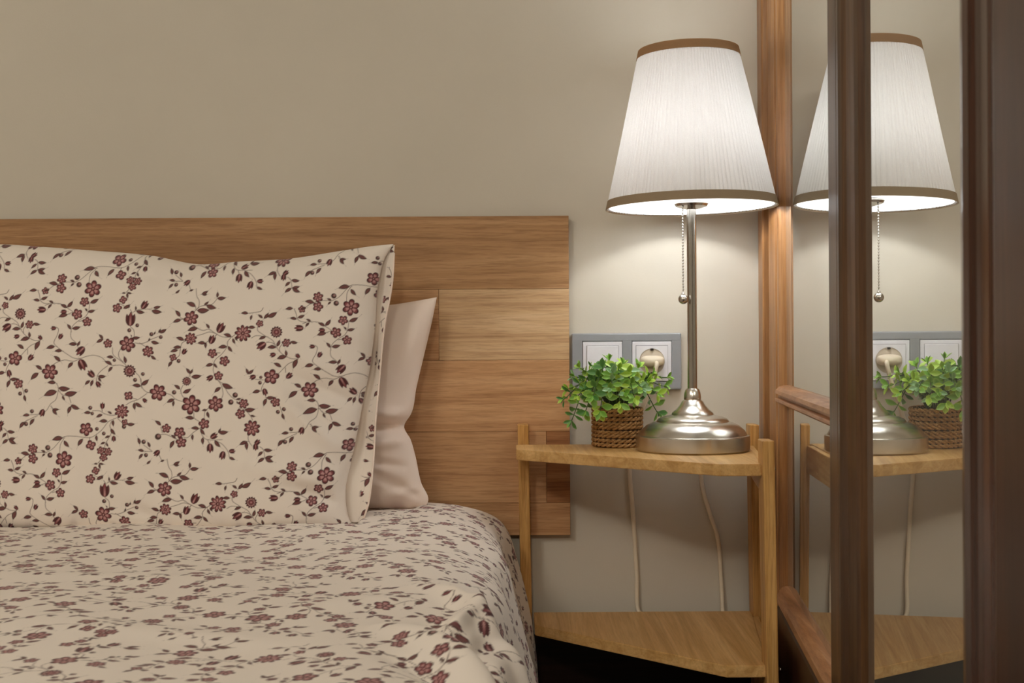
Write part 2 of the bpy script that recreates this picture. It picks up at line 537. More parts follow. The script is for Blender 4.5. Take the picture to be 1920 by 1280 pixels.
# each block: (offset x, offset y), flowers (x, y, R, petals), suns, tulips (x, y, R, dx, dy), berries, leaves (base -> tip), stems
PRINT = [
 ((0, 540),
  [(262,205,45,5),(605,455,52,6),(420,890,88,5),(790,20,45,5),(1225,325,65,5),(1310,165,58,5),(1360,425,58,5),
   (890,1065,95,6),(1810,145,48,4),(1740,250,58,5),(1640,705,55,5),(475,1215,60,5)],
  [(475,315,75)],
  [(285,495,74,-.8,.5),(750,620,38,-.6,-.6),(640,875,52,.3,-.3),(180,895,48,-.5,.2),(345,1090,52,.2,.8),(750,265,62,-.8,0),
   (1040,295,45,-1,.1),(920,505,40,-.8,0),(1025,605,44,.3,-.6),(1280,805,75,-.3,.3),(1315,985,82,.3,.6),(1420,1090,60,-.3,-.3),
   (1520,1235,48,.3,.5),(430,610,44,-1,.3)],
  [(290,895,20),(280,965,24),(1725,920,22)],
  [(110,72,20,70),(160,95,145,160),(295,135,235,90),(315,140,370,65),(360,120,475,58),(205,255,110,258),(345,375,262,408),
   (490,500,520,415),(480,510,370,515),(655,440,745,455),(610,625,600,548),(610,630,490,660),(750,670,690,785),(535,765,445,715),
   (125,855,95,780),(125,850,195,795),(280,1070,180,1095),(360,1160,465,1150),(360,1170,320,1265),(675,10,580,20),(725,150,640,135),
   (740,130,825,95),(905,180,845,150),(885,195,840,250),(1085,240,1000,200),(1090,235,1155,155),(1100,330,985,360),(1385,180,1490,130),
   (1355,290,1320,250),(1365,295,1455,275),(1150,520,1100,455),(1170,510,1275,490),(950,740,840,765),(1045,797,950,800),(1235,715,1130,712),
   (1240,735,1275,670),(1025,930,940,865),(1190,945,1125,1020),(785,1035,700,985),(740,1080,640,1165),(1515,1125,1615,1125),
   (1520,1140,1555,1195),(1410,1180,1345,1235),(1450,1175,1420,1255),(1690,975,1600,935),(1700,1005,1650,1070),(1575,650,1520,590),
   (1575,655,1490,695),(1715,885,1625,880),(1870,960,1850,870)],
  [[(300,0),(270,45),(200,60),(110,72)],[(235,250),(245,300),(330,360),(430,420),(480,500),(530,570),(600,625),(680,660),(760,660)],
   [(760,660),(720,690),(640,720),(580,770),(500,855)],[(165,390),(230,360),(345,375)],[(355,445),(420,450),(470,480)],
   [(555,470),(525,520),(530,570)],[(590,770),(590,840)],[(345,950),(310,1010),(290,1080)],[(325,930),(220,920)],[(340,1120),(365,1170)],
   [(690,15),(715,70),(740,150),(800,185),(900,185),(1000,190),(1085,240),(1170,295)],[(1170,300),(1100,325)],[(800,210),(850,190)],
   [(1380,190),(1370,290),(1330,360),(1260,400),(1180,470),(1155,540),(1160,630),(1230,700),(1260,770)],[(1300,410),(1250,420)],
   [(960,490),(990,520),(975,600),(945,660),(945,710),(1040,790),(1130,850),(1200,890),(1290,895),(1360,870),(1460,855),(1560,885),(1610,930),(1690,985),(1800,985),(1880,1010)],
   [(930,980),(980,945),(1080,915),(1200,930),(1300,890)],[(1640,990),(1560,1050),(1510,1110),(1490,1200)],
   [(1700,760),(1710,850),(1790,915),(1860,970),(1890,1010)],[(1810,770),(1780,830),(1790,890),(1840,945)]]),
 ((240, 540),
  [(185,715,95,6),(450,810,68,6),(985,385,87,6),(1660,585,98,9),(990,650,72,8),(1270,840,57,5),(1425,940,62,5),(770,890,45,4),(1350,1130,55,5)],
  [(215,1060,80),(945,1195,58)],
  [(215,385,95,0,-1),(385,205,64,.3,-.5),(1375,505,77,.4,-.8),(1265,655,65,.2,-.5),(915,810,46,.2,-.3),(1235,1160,52,-.8,.5)],
  [(305,475,24),(205,538,26),(490,590,26),(610,628,24),(385,1100,24),(285,1175,26),(840,935,26)],
  [(115,255,200,205),(185,250,185,205),(275,280,270,225),(285,290,390,310),(500,250,590,230),(480,285,610,305),(250,635,345,630),
   (240,625,225,595),(520,595,540,555),(580,570,605,520),(590,570,680,525),(455,680,470,635),(490,685,590,705),(490,865,555,915),
   (365,1240,460,1170),(360,1255,250,1245),(985,15,935,35),(760,60,810,15),(1100,75,1180,30),(1110,80,1175,78),(1305,120,1305,45),
   (1310,130,1420,122),(1035,235,915,185),(1145,215,1200,170),(1175,220,1305,258),(1060,285,1215,280),(845,365,780,285),(860,405,760,440),
   (1075,515,950,548),(1225,520,1180,460),(905,670,805,635),(1180,710,1080,708),(1185,700,1185,775),(1510,628,1410,595),(1530,650,1560,720),
   (1560,630,1590,680),(1455,755,1345,768),(1470,750,1525,820),(870,760,770,765),(830,795,735,818),(760,940,710,1010),(1280,980,1185,1005),
   (1290,970,1335,1025),(985,1100,935,1030),(985,1100,1020,1040),(1005,1140,1130,1125)],
  [[(205,270),(235,320)],[(60,190),(150,240)],[(245,305),(320,270),(480,265)],[(210,440),(220,490),(265,540),(270,620)],
   [(280,700),(360,710),(430,690),(480,660),(580,620)],[(340,700),(420,750)],[(280,1070),(340,1130),(360,1200),(370,1280)],
   [(1020,0),(1040,100),(1075,160),(1075,240),(1020,310)],[(1035,240),(1045,275)],[(1045,280),(1110,230),(1240,210),(1305,140)],
   [(850,380),(900,400)],[(850,405),(900,395)],[(990,460),(1080,520),(1150,545),(1220,530),(1300,580),(1400,630),(1510,630),(1560,600)],
   [(1060,615),(1150,590),(1230,565),(1320,590)],[(930,675),(880,710),(860,790),(850,860),(810,900)],
   [(1510,635),(1465,690),(1455,760),(1390,850),(1310,920),(1285,1000),(1290,1090),(1350,1190),(1440,1240)],[(1320,835),(1370,835)],
   [(985,1100),(985,1140)],[(1250,660),(1190,700)],[(1320,600),(1300,625)]]),
 ((0, 700),
  [(65,95,60,6),(25,225,60,5),(170,410,95,8),(1820,440,85,9),(1360,665,80,5),(1425,870,60,4),(1555,940,50,6),(1645,955,52,6),(1590,1025,50,5),
   (1085,1050,100,6),(670,915,62,6),(670,1040,62,5)],
  [],
  [(240,590,48,.6,-.6),(215,660,50,0,.8),(790,460,55,-.3,.8),(1570,360,46,0,-1),(1720,795,42,0,.8)],
  [(580,170,26),(500,205,26),(660,432,26),(582,595,28),(1412,392,26),(1438,465,22),(1500,663,24),(1590,722,24),(870,900,34),(900,995,34)],
  [(80,175,210,165),(155,245,215,260),(110,585,10,625),(105,590,105,690),(320,690,425,700),(305,715,245,775),(335,795,430,775),
   (325,800,245,855),(340,800,440,850),(555,225,580,305),(965,70,860,65),(1005,135,1150,145),(980,180,815,235),(1085,215,1240,190),
   (1055,235,1085,295),(1165,355,1275,405),(1165,370,1125,465),(930,400,985,480),(930,405,1010,410),(630,480,540,490),(690,530,635,610),
   (560,570,495,650),(1420,455,1330,458),(1690,470,1635,440),(1570,480,1490,515),(1635,565,1530,567),(1710,550,1715,630),(1495,745,1505,820),
   (1680,660,1740,735),(1670,755,1605,780),(1320,790,1260,880),(1610,835,1550,860),(1625,840,1650,890),(1515,1110,1465,1110),
   (1535,1100,1595,1115),(1535,1110,1550,1175),(1065,775,930,800),(1085,810,1150,890),(840,960,780,935),(835,975,795,1015),(620,990,505,970),
   (520,1055,455,1070)],
  [[(0,150),(80,175),(150,250),(180,310)],[(120,495),(125,570),(170,640)],[(265,650),(310,690),(335,800)],
   [(905,10),(985,90),(1000,160),(970,280),(900,340),(840,430),(740,470),(640,475)],[(735,485),(640,530),(540,580)],
   [(1000,160),(1060,230),(1130,240),(1165,330)],[(900,365),(940,410)],[(530,130),(555,220)],
   [(1440,430),(1530,430),(1590,465),(1680,490),(1760,480)],[(1560,400),(1570,440)],
   [(1760,520),(1650,570),(1560,680),(1440,765),(1340,770),(1230,755),(1100,755),(1050,790),(940,910),(840,960),(730,960),(600,990),(500,1060)],
   [(1090,770),(1040,860),(1030,970)],[(1690,560),(1670,620),(1690,700),(1660,770),(1610,860),(1605,920)],[(1770,530),(1830,590)],
   [(1410,770),(1405,820)],[(1560,1050),(1520,1100)]]),
 ((240, 700),
  [(200,240,55,4),(155,580,40,4),(580,200,98,6),(1005,360,115,6),(1315,350,92,6),(1170,605,65,5),(860,715,68,5),(880,840,65,5),(690,660,55,5)],
  [],
  [(415,305,38,.4,.4),(1300,760,55,.5,-.3),(1245,925,65,0,.9),(1400,1020,60,-.2,.8),(1530,960,45,1,0),(565,980,52,-.3,.3)],
  [(145,635,28),(785,200,28),(1565,240,34),(1510,330,34),(585,765,40),(400,830,28),(430,1000,26)],
  [(275,330,285,420),(290,330,380,385),(185,605,285,600),(790,290,695,330),(785,310,775,380),(860,160,785,105),(900,205,1000,155),
   (1040,535,930,525),(1380,140,1300,205),(1400,95,1535,150),(1580,295,1640,280),(1585,320,1610,355),(1205,430,1140,435),(1210,450,1235,530),
   (1105,665,1005,660),(1125,670,1180,745),(1155,780,1155,870),(1350,720,1380,665),(1355,718,1475,710),(620,620,545,560),(810,790,750,745),
   (790,820,740,915),(1025,740,1025,815),(1305,820,1375,905),(1490,1035,1565,1070),(350,860,325,775),(480,900,450,830),(405,950,325,935),
   (390,985,340,1050)],
  [[(360,20),(375,130),(430,190),(490,205)],[(440,210),(330,285),(230,320),(165,360)],[(310,285),(250,270)],
   [(670,205),(750,235),(810,290),(920,325)],[(900,105),(870,180),(895,250),(930,275)],[(1040,460),(1045,530),(1110,575)],
   [(1230,400),(1180,450),(1170,560)],[(1300,0),(1380,100),(1410,210),(1395,280)],[(1430,130),(1480,220),(1560,290),(1700,315)],
   [(1120,660),(1040,710),(960,780),(900,770)],[(1120,660),(1150,760),(1220,810),(1400,810)],[(830,800),(740,760),(680,735),(610,740)],
   [(640,720),(620,640)],[(1320,825),(1400,870),(1470,960),(1495,1060)],[(600,1000),(640,1090)],[(510,950),(400,870)],[(1215,810),(1235,860)],
   [(510,955),(400,950)]]),
]
K = 1 / 7.111
for (ox, oy), fl, su, tu, be, le, st in PRINT:
    f = lambda x, y: (ox + x * K, oy + y * K)
    for s in st: p_stem([f(*p) for p in s])
for (ox, oy), fl, su, tu, be, le, st in PRINT:
    f = lambda x, y: (ox + x * K, oy + y * K)
    for a in le: p_leaf(f(a[0], a[1]), f(a[2], a[3]))
    for x, y, r in be: p_berry(f(x, y), r * K)
    for x, y, r, dx, dy in tu: p_tulip(f(x, y), r * K * 0.92, (dx, dy))
    for x, y, r, n in fl: p_flower(f(x, y), r * K * 1.1, n, random.random() * 6)
    for x, y, r in su: p_sun(f(x, y), r * K, random.random())

def sample_print(px, py):
    """bilinear lookup of the repeat at pattern coordinates (units of 2/3 mm)"""
    a = (MI[0, 0] * px + MI[0, 1] * py) * NA; b = (MI[1, 0] * px + MI[1, 1] * py) * NB
    a0 = np.floor(a).astype(int); b0 = np.floor(b).astype(int)
    fa = (a - a0)[..., None].astype(np.float32); fb = (b - b0)[..., None].astype(np.float32)
    g = lambda i, j: TILE[i % NA, j % NB]
    c = (g(a0, b0) * (1 - fa) * (1 - fb) + g(a0 + 1, b0) * fa * (1 - fb) + g(a0, b0 + 1) * (1 - fa) * fb + g(a0 + 1, b0 + 1) * fa * fb)
    return np.concatenate([c, np.ones(c.shape[:-1] + (1,), np.float32)], -1)

def ridge(x, y, p0, p1, wdt, amp):
    """soft crease of height amp along the segment p0-p1"""
    p0 = np.array(p0, float); p1 = np.array(p1, float); d = p1 - p0; L2 = d @ d
    t = np.clip(((x - p0[0]) * d[0] + (y - p0[1]) * d[1]) / L2, 0, 1)
    dist = np.hypot(x - p0[0] - t * d[0], y - p0[1] - t * d[1])
    return amp * np.exp(-(dist / wdt) ** 2) * (0.35 + 0.65 * np.sin(PI * np.clip(t, 0.02, 0.98)))

# ------------------------------------------------------------------ the room
def struct(name, bm, m): return tag(obj(name, bm, m), kind='structure')
RX, LX, FY, CZ = 1.15, -2.6, -4.6, 2.5
struct('wall_back', box_bm((LX - .1, 0, 0), (RX + .1, .1, CZ)), M['wall'])
struct('wall_left', box_bm((LX - .1, FY, 0), (LX, 0, CZ)), M['wall'])
struct('wall_right', box_bm((RX, FY, 0), (RX + .1, 0, CZ)), M['wall'])
struct('wall_front', box_bm((LX - .1, FY - .1, 0), (RX + .1, FY, CZ)), M['wall'])
struct('floor', box_bm((LX - .1, FY - .1, -.1), (RX + .1, .1, 0)), M['floor'])
struct('ceiling', box_bm((LX - .1, FY - .1, CZ), (RX + .1, .1, CZ + .1)), M['ceiling'])
struct('wall_foot_band', box_bm((LX, -.012, 0), (0.33, 0, 0.292), 0.003), M['foot_band'])  # dark band along the foot of the wall

# ceiling lamp that lights the room from behind the camera
t = empty('ceiling_lamp', (-0.2, -3.4, 2.5), 'round white ceiling lamp on a rod lighting the room from behind the camera', 'ceiling lamp')
obj('canopy', lathe_bm([(0, 2.5), (.09, 2.5), (.10, 2.47), (.05, 2.44), (.012, 2.43), (.012, 2.02), (0, 2.02)], (-0.2, -3.4, 0), 40), M['nickel'], t, True)
obj('diffuser', lathe_bm([(.012, 2.03), (.13, 2.03), (.16, 2.01), (.16, 1.985), (.13, 1.96), (0, 1.95)], (-0.2, -3.4, 0), 40), M['ceiling_glow'], t, True)

t = empty('fill_globe', (-1.1, -2.3, 2.5), 'round white fill light globe added out of view to brighten the room', 'fill_light')
M['fill_light'] = emit('fill_globe_glow', (1.0, 0.955, 0.875, 1), FILL_STRENGTH)  # unseen glowing globe, added to fill the room with soft light
obj('shade', lathe_bm([(.06, 1.672)] + [(.28 * math.sin(a), 1.94 - .28 * math.cos(a)) for a in [0.3 + k * (PI - .6) / 14 for k in range(15)]] + [(.06, 2.208)], (-1.1, -2.3, 0), 40), M['fill_light'], t, True)
obj('cord', lathe_bm([(0, 2.2), (.003, 2.2), (.003, 2.5), (0, 2.5)], (-1.1, -2.3, 0), 10), M['switch_white'], t, True)
# ------------------------------------------------------------------ headboard
HB_T = 0.016
hb_z = WALL - HB_T
pTR = W(1065, 404, hb_z); pBR = W(1071, 1003, hb_z)
hbX = (pTR.x + pBR.x) / 2; hbL = -1.62
ys = [W(1066, y, hb_z).z for y in (404, 541, 674, 808, 942, 1003)]
t = empty('headboard', ((hbX + hbL) / 2, -HB_T, ys[-1]), 'long oak plank headboard fixed to the wall behind the bed', 'headboard')
obj('backing', box_bm((hbL, -0.006, ys[-1] + .001), (hbX - .001, -.0004, ys[0] - .001)), M['oak_edge'], t)
jx = lambda px: W(px, 640, hb_z).x
rows = [([hbL, -0.92, hbX], ['oak_c', 'oak_a']),
        ([hbL, -1.05, -0.42, jx(823), hbX], ['oak_a', 'oak_b', 'oak_c', 'oak_b']),
        ([hbL, -0.72, hbX], ['oak_b', 'oak_c']),
        ([hbL, -1.10, -0.38, jx(1026) - .002, hbX], ['oak_c', 'oak_a', 'oak_c', 'oak_d']),
        ([hbL, -0.80, hbX], ['oak_a', 'oak_c'])]
for k, (xs, ms) in enumerate(rows):
    for i, mm in enumerate(ms):
        g = 0.00015
        obj('plank', box_bm((xs[i] + g, -HB_T - (0.0003 if (i + k) % 2 else 0), ys[k + 1] + g), (xs[i + 1] - g, -0.0062, ys[k] - g), 0.0004, 1), M[mm], t)

# ------------------------------------------------------------------ bed, duvet
BH = CAM_H - 0.219
t = empty('bed', (-0.78, -0.98, 0), 'bed with a pale mattress under the floral duvet', 'bed')
obj('mattress', box_bm((-1.52, -1.98, 0.25), (-0.05, -0.02, BH - .03), 0.03, 3), M['mattress'], t, True)
obj('bed_base', box_bm((-1.50, -1.96, 0.14), (-0.07, -0.03, 0.25), 0.006), M['mahogany'], t)
for x in (-1.46, -0.11):
    for y in (-1.92, -0.10):
        obj('leg', box_bm((x - .03, y - .03, 0), (x + .03, y + .03, 0.14), 0.004), M['mahogany'], t)

# cross-section of the duvet (x, height below the camera), flat top rolling over the right side
sec = [(-1.56, -.60), (-1.56, -.40), (-1.54, -.26), (-1.48, -.223), (-1.3, -.219), (-.9, -.219), (-.5, -.219), (-.2, -.219), (-.11, -.2192), (-.068, -.2235), (-.032, -.2365),
       (-.012, -.257), (-.001, -.297), (.013, -.354), (.0225, -.40), (.028, -.46), (.031, -.53), (.031, -.60)]
cs = catmull([(a, b, 0) for a, b in sec], 24)
cx = np.array([p.x for p in cs]); ch = np.array([p.y for p in cs])
arc = np.concatenate([[0], np.cumsum(np.hypot(np.diff(cx), np.diff(ch)))])
a_of = lambda X: np.interp(X, cx[60:220], arc[60:220])
aL, aR = a_of(-0.66), arc[-1] - 0.10
U = np.concatenate([np.arange(0, aL, 0.008), np.arange(aL, aR, 0.00105), np.arange(aR, arc[-1] + .004, 0.006)])
V = np.concatenate([np.arange(-0.22, 0.5, 0.03), np.arange(0.5, 0.80, 0.006), np.arange(0.80, 1.12, 0.0014), np.arange(1.12, 1.56, 0.0019), np.arange(1.56, WALL - 0.041, 0.0032)])
UU, VV = np.meshgrid(U, V, indexing='ij')
X0 = np.interp(UU, arc, cx); H0 = np.interp(UU, arc, ch)
tx = np.gradient(np.interp(U, arc, cx), U); th = np.gradient(np.interp(U, arc, ch), U)
nx = (-th)[:, None] * np.ones_like(VV); nh = tx[:, None] * np.ones_like(VV)
e = UU - a_of(-0.06)                                    # distance past the shoulder of the bed
side = 1 / (1 + np.exp(-(e - 0.04) / 0.02))
d = 0.0022 * np.sin(VV * 9 + UU * 7) * np.sin(UU * 13 - VV * 5) + 0.0012 * np.sin(UU * 31 + VV * 17)
d = d + side * (0.0045 * np.sin(VV * 26 + e * 6) + 0.002 * np.sin(VV * 55 + 1.3 + e * 11))
for p0, p1, wd, am in [((-0.015, 1.14), (0.05, 1.05), 0.018, 0.010), ((0.045, 1.07), (0.12, 1.02), 0.02, 0.010), ((0.0, 1.02), (0.09, 0.93), 0.018, -0.010),
                       ((-0.03, 0.98), (0.07, 0.86), 0.022, 0.011), ((-0.10, 1.06), (0.0, 1.10), 0.03, 0.004), ((0.06, 1.16), (0.20, 1.13), 0.022, -0.007),
                       ((0.05, 1.30), (0.22, 1.25), 0.03, 0.004), ((-0.02, 0.90), (0.10, 0.80), 0.02, -0.010), ((-.30, 1.0), (-.1, .94), .03, .003), ((-.45, 1.22), (-.2, 1.18), .03, .0025), ((.034, 1.11), (.008, .99), .010, .007), ((.055, 1.07), (.030, .95), .014, -.008)]:
    d = d + ridge(e, VV, p0, p1, wd * .75, am * 1.5)
env = np.clip((UU - 0.02) / 0.2, 0, 1)
d = d * env
sst = lambda x: np.clip(x, 0, 1) ** 2 * (3 - 2 * np.clip(x, 0, 1))
dent = lambda xa, xb, za, zb: sst((X0 - xa) / .02) * sst((xb - X0) / .02) * sst((VV - za) / .014) * sst((zb - VV) / .014)
d = d - 0.019 * dent(-0.76, -0.185, 1.541, 1.66) - 0.006 * dent(-.76, -.118, 1.655, 1.748)      # the pillows press into it
XX = X0 + nx * d; HH = H0 + nh * d
co = np.stack([XX, VV - WALL, HH + CAM_H], -1).reshape(-1, 3)
pcol = sample_print((UU - a_of(-0.3)) * 1500 + 40, -(VV * 1500 * 0.94) + 310).reshape(-1, 4)
o = np_mesh('duvet', co, grid_quads(len(U), len(V)), M['print'], None, True, {'print': pcol})
tag(o, 'cream duvet with a maroon floral print spread over the bed', 'duvet')

# ------------------------------------------------------------------ pillows
def pillow(name, zc, T, TB, top, bottom_y, right, left_px, label, cat, printed, wr, nq, ns, dens=None, group=None, mat=None, pw=(3.0, 2.6, .55, 2.6)):
    """zc(s): depth of the middle plane, T/TB: bulge to the front/back; outline given by photo pixels on that plane"""
    q = nq; s = ns
    QQ, SS = np.meshgrid(q, s, indexing='ij')
    ztop, zbot = zc(1.0), zc(0.0)
    def sheet(QQ, SS, bulge):
        pr = smooth_interp(SS, right)                          # right edge in px as a function of s
        px = left_px + (pr - left_px) * QQ
        pt = smooth_interp(px, top)                            # top edge in px as a function of px
        Z = zc(SS)
        h_t = (640 - pt - ROLL * (px - 960)) / FOC * ztop
        h_b = (640 - bottom_y - ROLL * (px - 960)) / FOC * (zbot - 0.02)
        H = h_b + (h_t - h_b) * SS
        Xf = (px - 960 - ROLL * (640 - H * 1500 - 640)) / FOC * Z
        a = np.clip(1 - np.abs(2 * QQ - 1) ** pw[0], 0, 1); b = np.clip(1 - np.abs(2 * SS - 1) ** np.where(SS < .5, pw[3], pw[1]), 0, 1)
        B = (a * b) ** pw[2]
        py = 640 - H * FOC / Z
        dd = np.zeros_like(Z)
        if wr is not None:
            for p0, p1, wd, am in wr: dd = dd + ridge(px, py, p0, p1, wd, am * 1.4)
            dd = dd + 0.0012 * np.sin(px * .021 + py * .013) * np.sin(py * .017 - px * .009)
        edge = np.clip(np.minimum(np.minimum(QQ, 1 - QQ), np.minimum(SS, 1 - SS)) / 0.03, 0, 1)
        return Xf, Z - bulge * B - (dd * edge if bulge > 0 else 0), H, px, py
    Xf, Z, H, px, py = sheet(QQ, SS, T)
    co = np.stack([Xf, Z - WALL, H + CAM_H], -1).reshape(-1, 3)
    quads = grid_quads(len(q), len(s))
    qb = np.linspace(0, 1, 60); sb = np.linspace(0, 1, 60)
    Qb, Sb = np.meshgrid(qb, sb, indexing='ij')
    Xb, Zb, Hb, pxb, pyb = sheet(Qb, Sb, -TB)
    co2 = np.stack([Xb, Zb - WALL, Hb + CAM_H], -1).reshape(-1, 3)
    quads2 = grid_quads(60, 60, len(co), True)
    co = np.concatenate([co, co2]); quads = np.concatenate([quads, quads2])
    attrs = None
    if printed:
        c1 = sample_print(px, py).reshape(-1, 4); c2 = sample_print(pxb + 233, pyb).reshape(-1, 4)
        attrs = {'print': np.concatenate([c1, c2])}
    o = np_mesh(name, co, quads, mat or M['print'], None, True, attrs)
    return tag(o, label, cat, group)

zc1 = lambda s: 1.588 + 0.085 * np.asarray(s, float) ** 1.2
top1 = [(-90, 470), (-30, 459), (0, 458), (70, 462), (180, 470), (290, 480), (370, 495), (450, 490), (540, 485), (640, 470), (700, 461), (742, 457)]
right1 = [(0, 668), (.05, 655), (.14, 648), (.24, 658), (.34, 670), (.44, 680), (.56, 693), (.70, 703), (.88, 711), (.96, 724), (1, 738)]
wr1 = [((690, 720), (480, 625), 16, .004), ((685, 760), (540, 690), 12, -.004), ((668, 850), (500, 700), 20, .006), ((650, 820), (560, 740), 12, -.005),
       ((655, 900), (470, 860), 18, .004), ((640, 940), (560, 900), 12, -.004), ((150, 520), (300, 505), 14, .003), ((180, 500), (330, 520), 12, -.003),
       ((350, 500), (300, 560), 22, -.003), ((150, 800), (165, 960), 20, .002), ((0, 700), (120, 820), 40, .002), ((590, 520), (690, 560), 18, .003),
       ((250, 930), (330, 960), 14, -.003), ((700, 640), (600, 600), 14, .003)]
q1 = np.concatenate([np.linspace(0, .10, 18)[:-1], np.linspace(.10, 1, 640)])
s1 = np.linspace(0, 1, 470)
pil = pillow('floral_pillow', zc1, 0.062, 0.024, top1, 1004, right1, -85, 'large cream pillow with maroon floral print standing in front of the plain pillow', 'pillow', True, wr1, q1, s1, pw=(3.0, 3.2, .5, 11.0))

# the flange: hemmed open end of the pillowcase, a second layer of cloth behind the right edge
fl_out = [(0, 676), (.06, 688), (.20, 699), (.38, 705), (.52, 712), (.70, 721), (.85, 735), (1, 740)]
sF = np.linspace(0.012, 0.998, 420); uF = np.linspace(0, 1, 60)
UF, SF = np.meshgrid(uF, sF, indexing='ij')
pi_ = smooth_interp(SF, right1) - 14; po = smooth_interp(SF, fl_out)
pxF = pi_ + (po - pi_) * UF
ZF = zc1(SF) + 0.006 + 0.010 * np.sin(PI * UF) * np.sin(PI * SF) - 0.006 * np.clip((UF - .7) / .3, 0, 1) + 0.003 * np.sin(SF * 23 + UF * 2)
ZF = np.minimum(ZF, 1.70)
hb_ = (640 - 985) / FOC * zc1(0.0); ht_ = (640 - 457) / FOC * zc1(1.0)
HF = hb_ + (ht_ - hb_) * SF
XF = (pxF - 960 - ROLL * (-HF * 1500)) / FOC * ZF
coF = np.stack([XF, ZF - WALL, HF + CAM_H], -1).reshape(-1, 3)
cF = sample_print(pxF * 1.0 + 300, 640 - HF * 1500 + 120)
plainband = np.clip((0.72 - UF) * 14, 0, 1)[..., None]
cF[..., :3] = cF[..., :3] * (1 - plainband) + CLOTH * plainband
np_mesh('flange', coF, grid_quads(len(uF), len(sF)), M['print'], pil, True, {'print': cF.reshape(-1, 4)})
hp = [Vector(coF.reshape(len(uF), len(sF), 3)[-1, k]) for k in range(0, len(sF), 14)]
obj('hem', tube_bm(hp, 0.0012, 6), M['pink'], pil, True)

zc2 = lambda s: 1.708 + 0.022 * np.asarray(s, float)
top2 = [(60, 585), (200, 580), (400, 578), (600, 578), (700, 574), (735, 571), (780, 564), (819, 557)]
right2 = [(0, 797), (.035, 803), (.12, 790), (.25, 779), (.33, 770), (.40, 758), (.45, 770), (.58, 781), (.75, 797), (.90, 811), (1, 819)]
wr2 = [((775, 800), (690, 790), 9, -.010), ((780, 815), (690, 830), 14, .006), ((770, 775), (700, 770), 12, .006), ((795, 930), (700, 880), 10, -.005),
       ((800, 905), (720, 930), 10, .004), ((760, 870), (700, 860), 9, -.004), ((800, 600), (740, 700), 26, .003)]
pil2 = pillow('plain_pillow', zc2, 0.040, 0.030, top2, 956, right2, 60, 'plain pale pink pillow wedged between the floral pillow and headboard', 'pillow', False, wr2,
              np.concatenate([np.linspace(0, .7, 60)[:-1], np.linspace(.7, 1, 110)]), np.linspace(0, 1, 200), mat=M['pink'], pw=(6.0, 3.0, .6, 4.0))

# ------------------------------------------------------------------ nightstand
SH = CAM_H - 0.1413             # top of the upper shelf
LH = CAM_H - 0.3705             # top of the lower shelf
TH = 0.0135
RACK = 0.026                    # the stand leans a little
def racked(bm):
    for v in bm.verts: v.co.x += RACK * min(SH - v.co.z, 0.26)
    return bm
t = empty('nightstand', (0.17, -0.20, 0), 'three-legged bamboo nightstand with two angled shelves beside the bed', 'nightstand')
NS = t
Yd = lambda z: z - WALL
def shelf_bm(top, dx):
    pts = [(0.0045 + dx, Yd(1.672)), (0.236, Yd(1.457)), (0.2830, Yd(1.457)), (0.3190, Yd(1.752)), (0.0045 + dx, Yd(1.752))]
    bm = bmesh.new(); add_prism(bm, pts, top - TH, top, 0.0008); return racked(bm)
obj('shelf', shelf_bm(SH, 0.0), M['bamboo'], t)
obj('shelf', shelf_bm(LH, 0.017), M['bamboo'], t)
pt_top = SH + 0.0275
def leg_bm(x0, x1, z0, z1):
    return racked(box_bm((x0, Yd(z0), 0), (x1, Yd(z1), pt_top), 0.0015, 2))
obj('leg', leg_bm(0.0075, 0.0225, 1.7525, 1.780), M['bamboo_z'], t)
obj('leg', leg_bm(0.3200, 0.3322, 1.720, 1.752), M['bamboo_z'], t)
obj('leg', leg_bm(0.2835, 0.2970, 1.448, 1.478), M['bamboo_z'], t)
def rail_bm(top):
    bm = bmesh.new()
    add_prism(bm, [(0.2862, Yd(1.4785)), (0.2945, Yd(1.4785)), (0.3235, Yd(1.7195)), (0.3152, Yd(1.7195))], top - 0.036, top - 0.0005, 0.0006)
    return bm
for top in (SH, LH):
    obj('rail', racked(rail_bm(top)), M['bamboo'], t)
    c = (0.297, Yd(1.463), top - 0.006)
    bm = bmesh.new()
    bmesh.ops.create_cone(bm, cap_ends=True, segments=12, radius1=0.0022, radius2=0.0014, depth=0.003, matrix=Matrix.Translation((c[0] + .0015 + RACK * (SH - c[2]), c[1], c[2])) @ Matrix.Rotation(PI / 2, 4, 'Y'))
    obj('screw', bm, M['nickel'], t, True)

# ------------------------------------------------------------------ table lamp
LX0, LY0 = 0.2315, 1.645 - WALL
C = (LX0, LY0, SH)
t = empty('table_lamp', C, 'lit table lamp with a white pleated shade and nickel base on the nightstand', 'lamp')
LAMP = t
base = [(0, 0.0002), (.0705, 0.0002), (.0725, .002), (.0725, .0188), (.0719, .0197), (.0705, .0201), (.0692, .0204), (.066, .0262), (.059, .0325), (.051, .0362), (.0465, .0372), (.0458, .0388),
        (.0435, .0412), (.038, .0435), (.031, .0450), (.0272, .0462), (.0262, .0485), (.0215, .0525), (.0165, .0580), (.0135, .0632), (.0118, .0646), (.0112, .0652), (0, .0652)]
obj('base', lathe_bm(base, C, 96), M['nickel'], t, True)
obj('collar', lathe_bm([(0, .0652), (.0106, .0652), (.0111, .0665), (.0110, .0695), (.0104, .0735), (.0090, .0778), (.0076, .0796), (0, .0796)], C, 40), M['nickel'], t, True)
obj('pole', lathe_bm([(0, .0795), (.0062, .0795), (.0062, .312), (0, .312)], C, 32), M['nickel_dark'], t, True)
hz = CAM_H + 0.1740 - SH
obj('bulb_holder', lathe_bm([(.006, hz - .006), (.010, hz - .005), (.020, hz - .002), (.0218, hz + .001), (.0218, hz + .003), (.014, hz + .004), (.006, hz + .004)], C, 40), M['nickel_dark'], t, True)
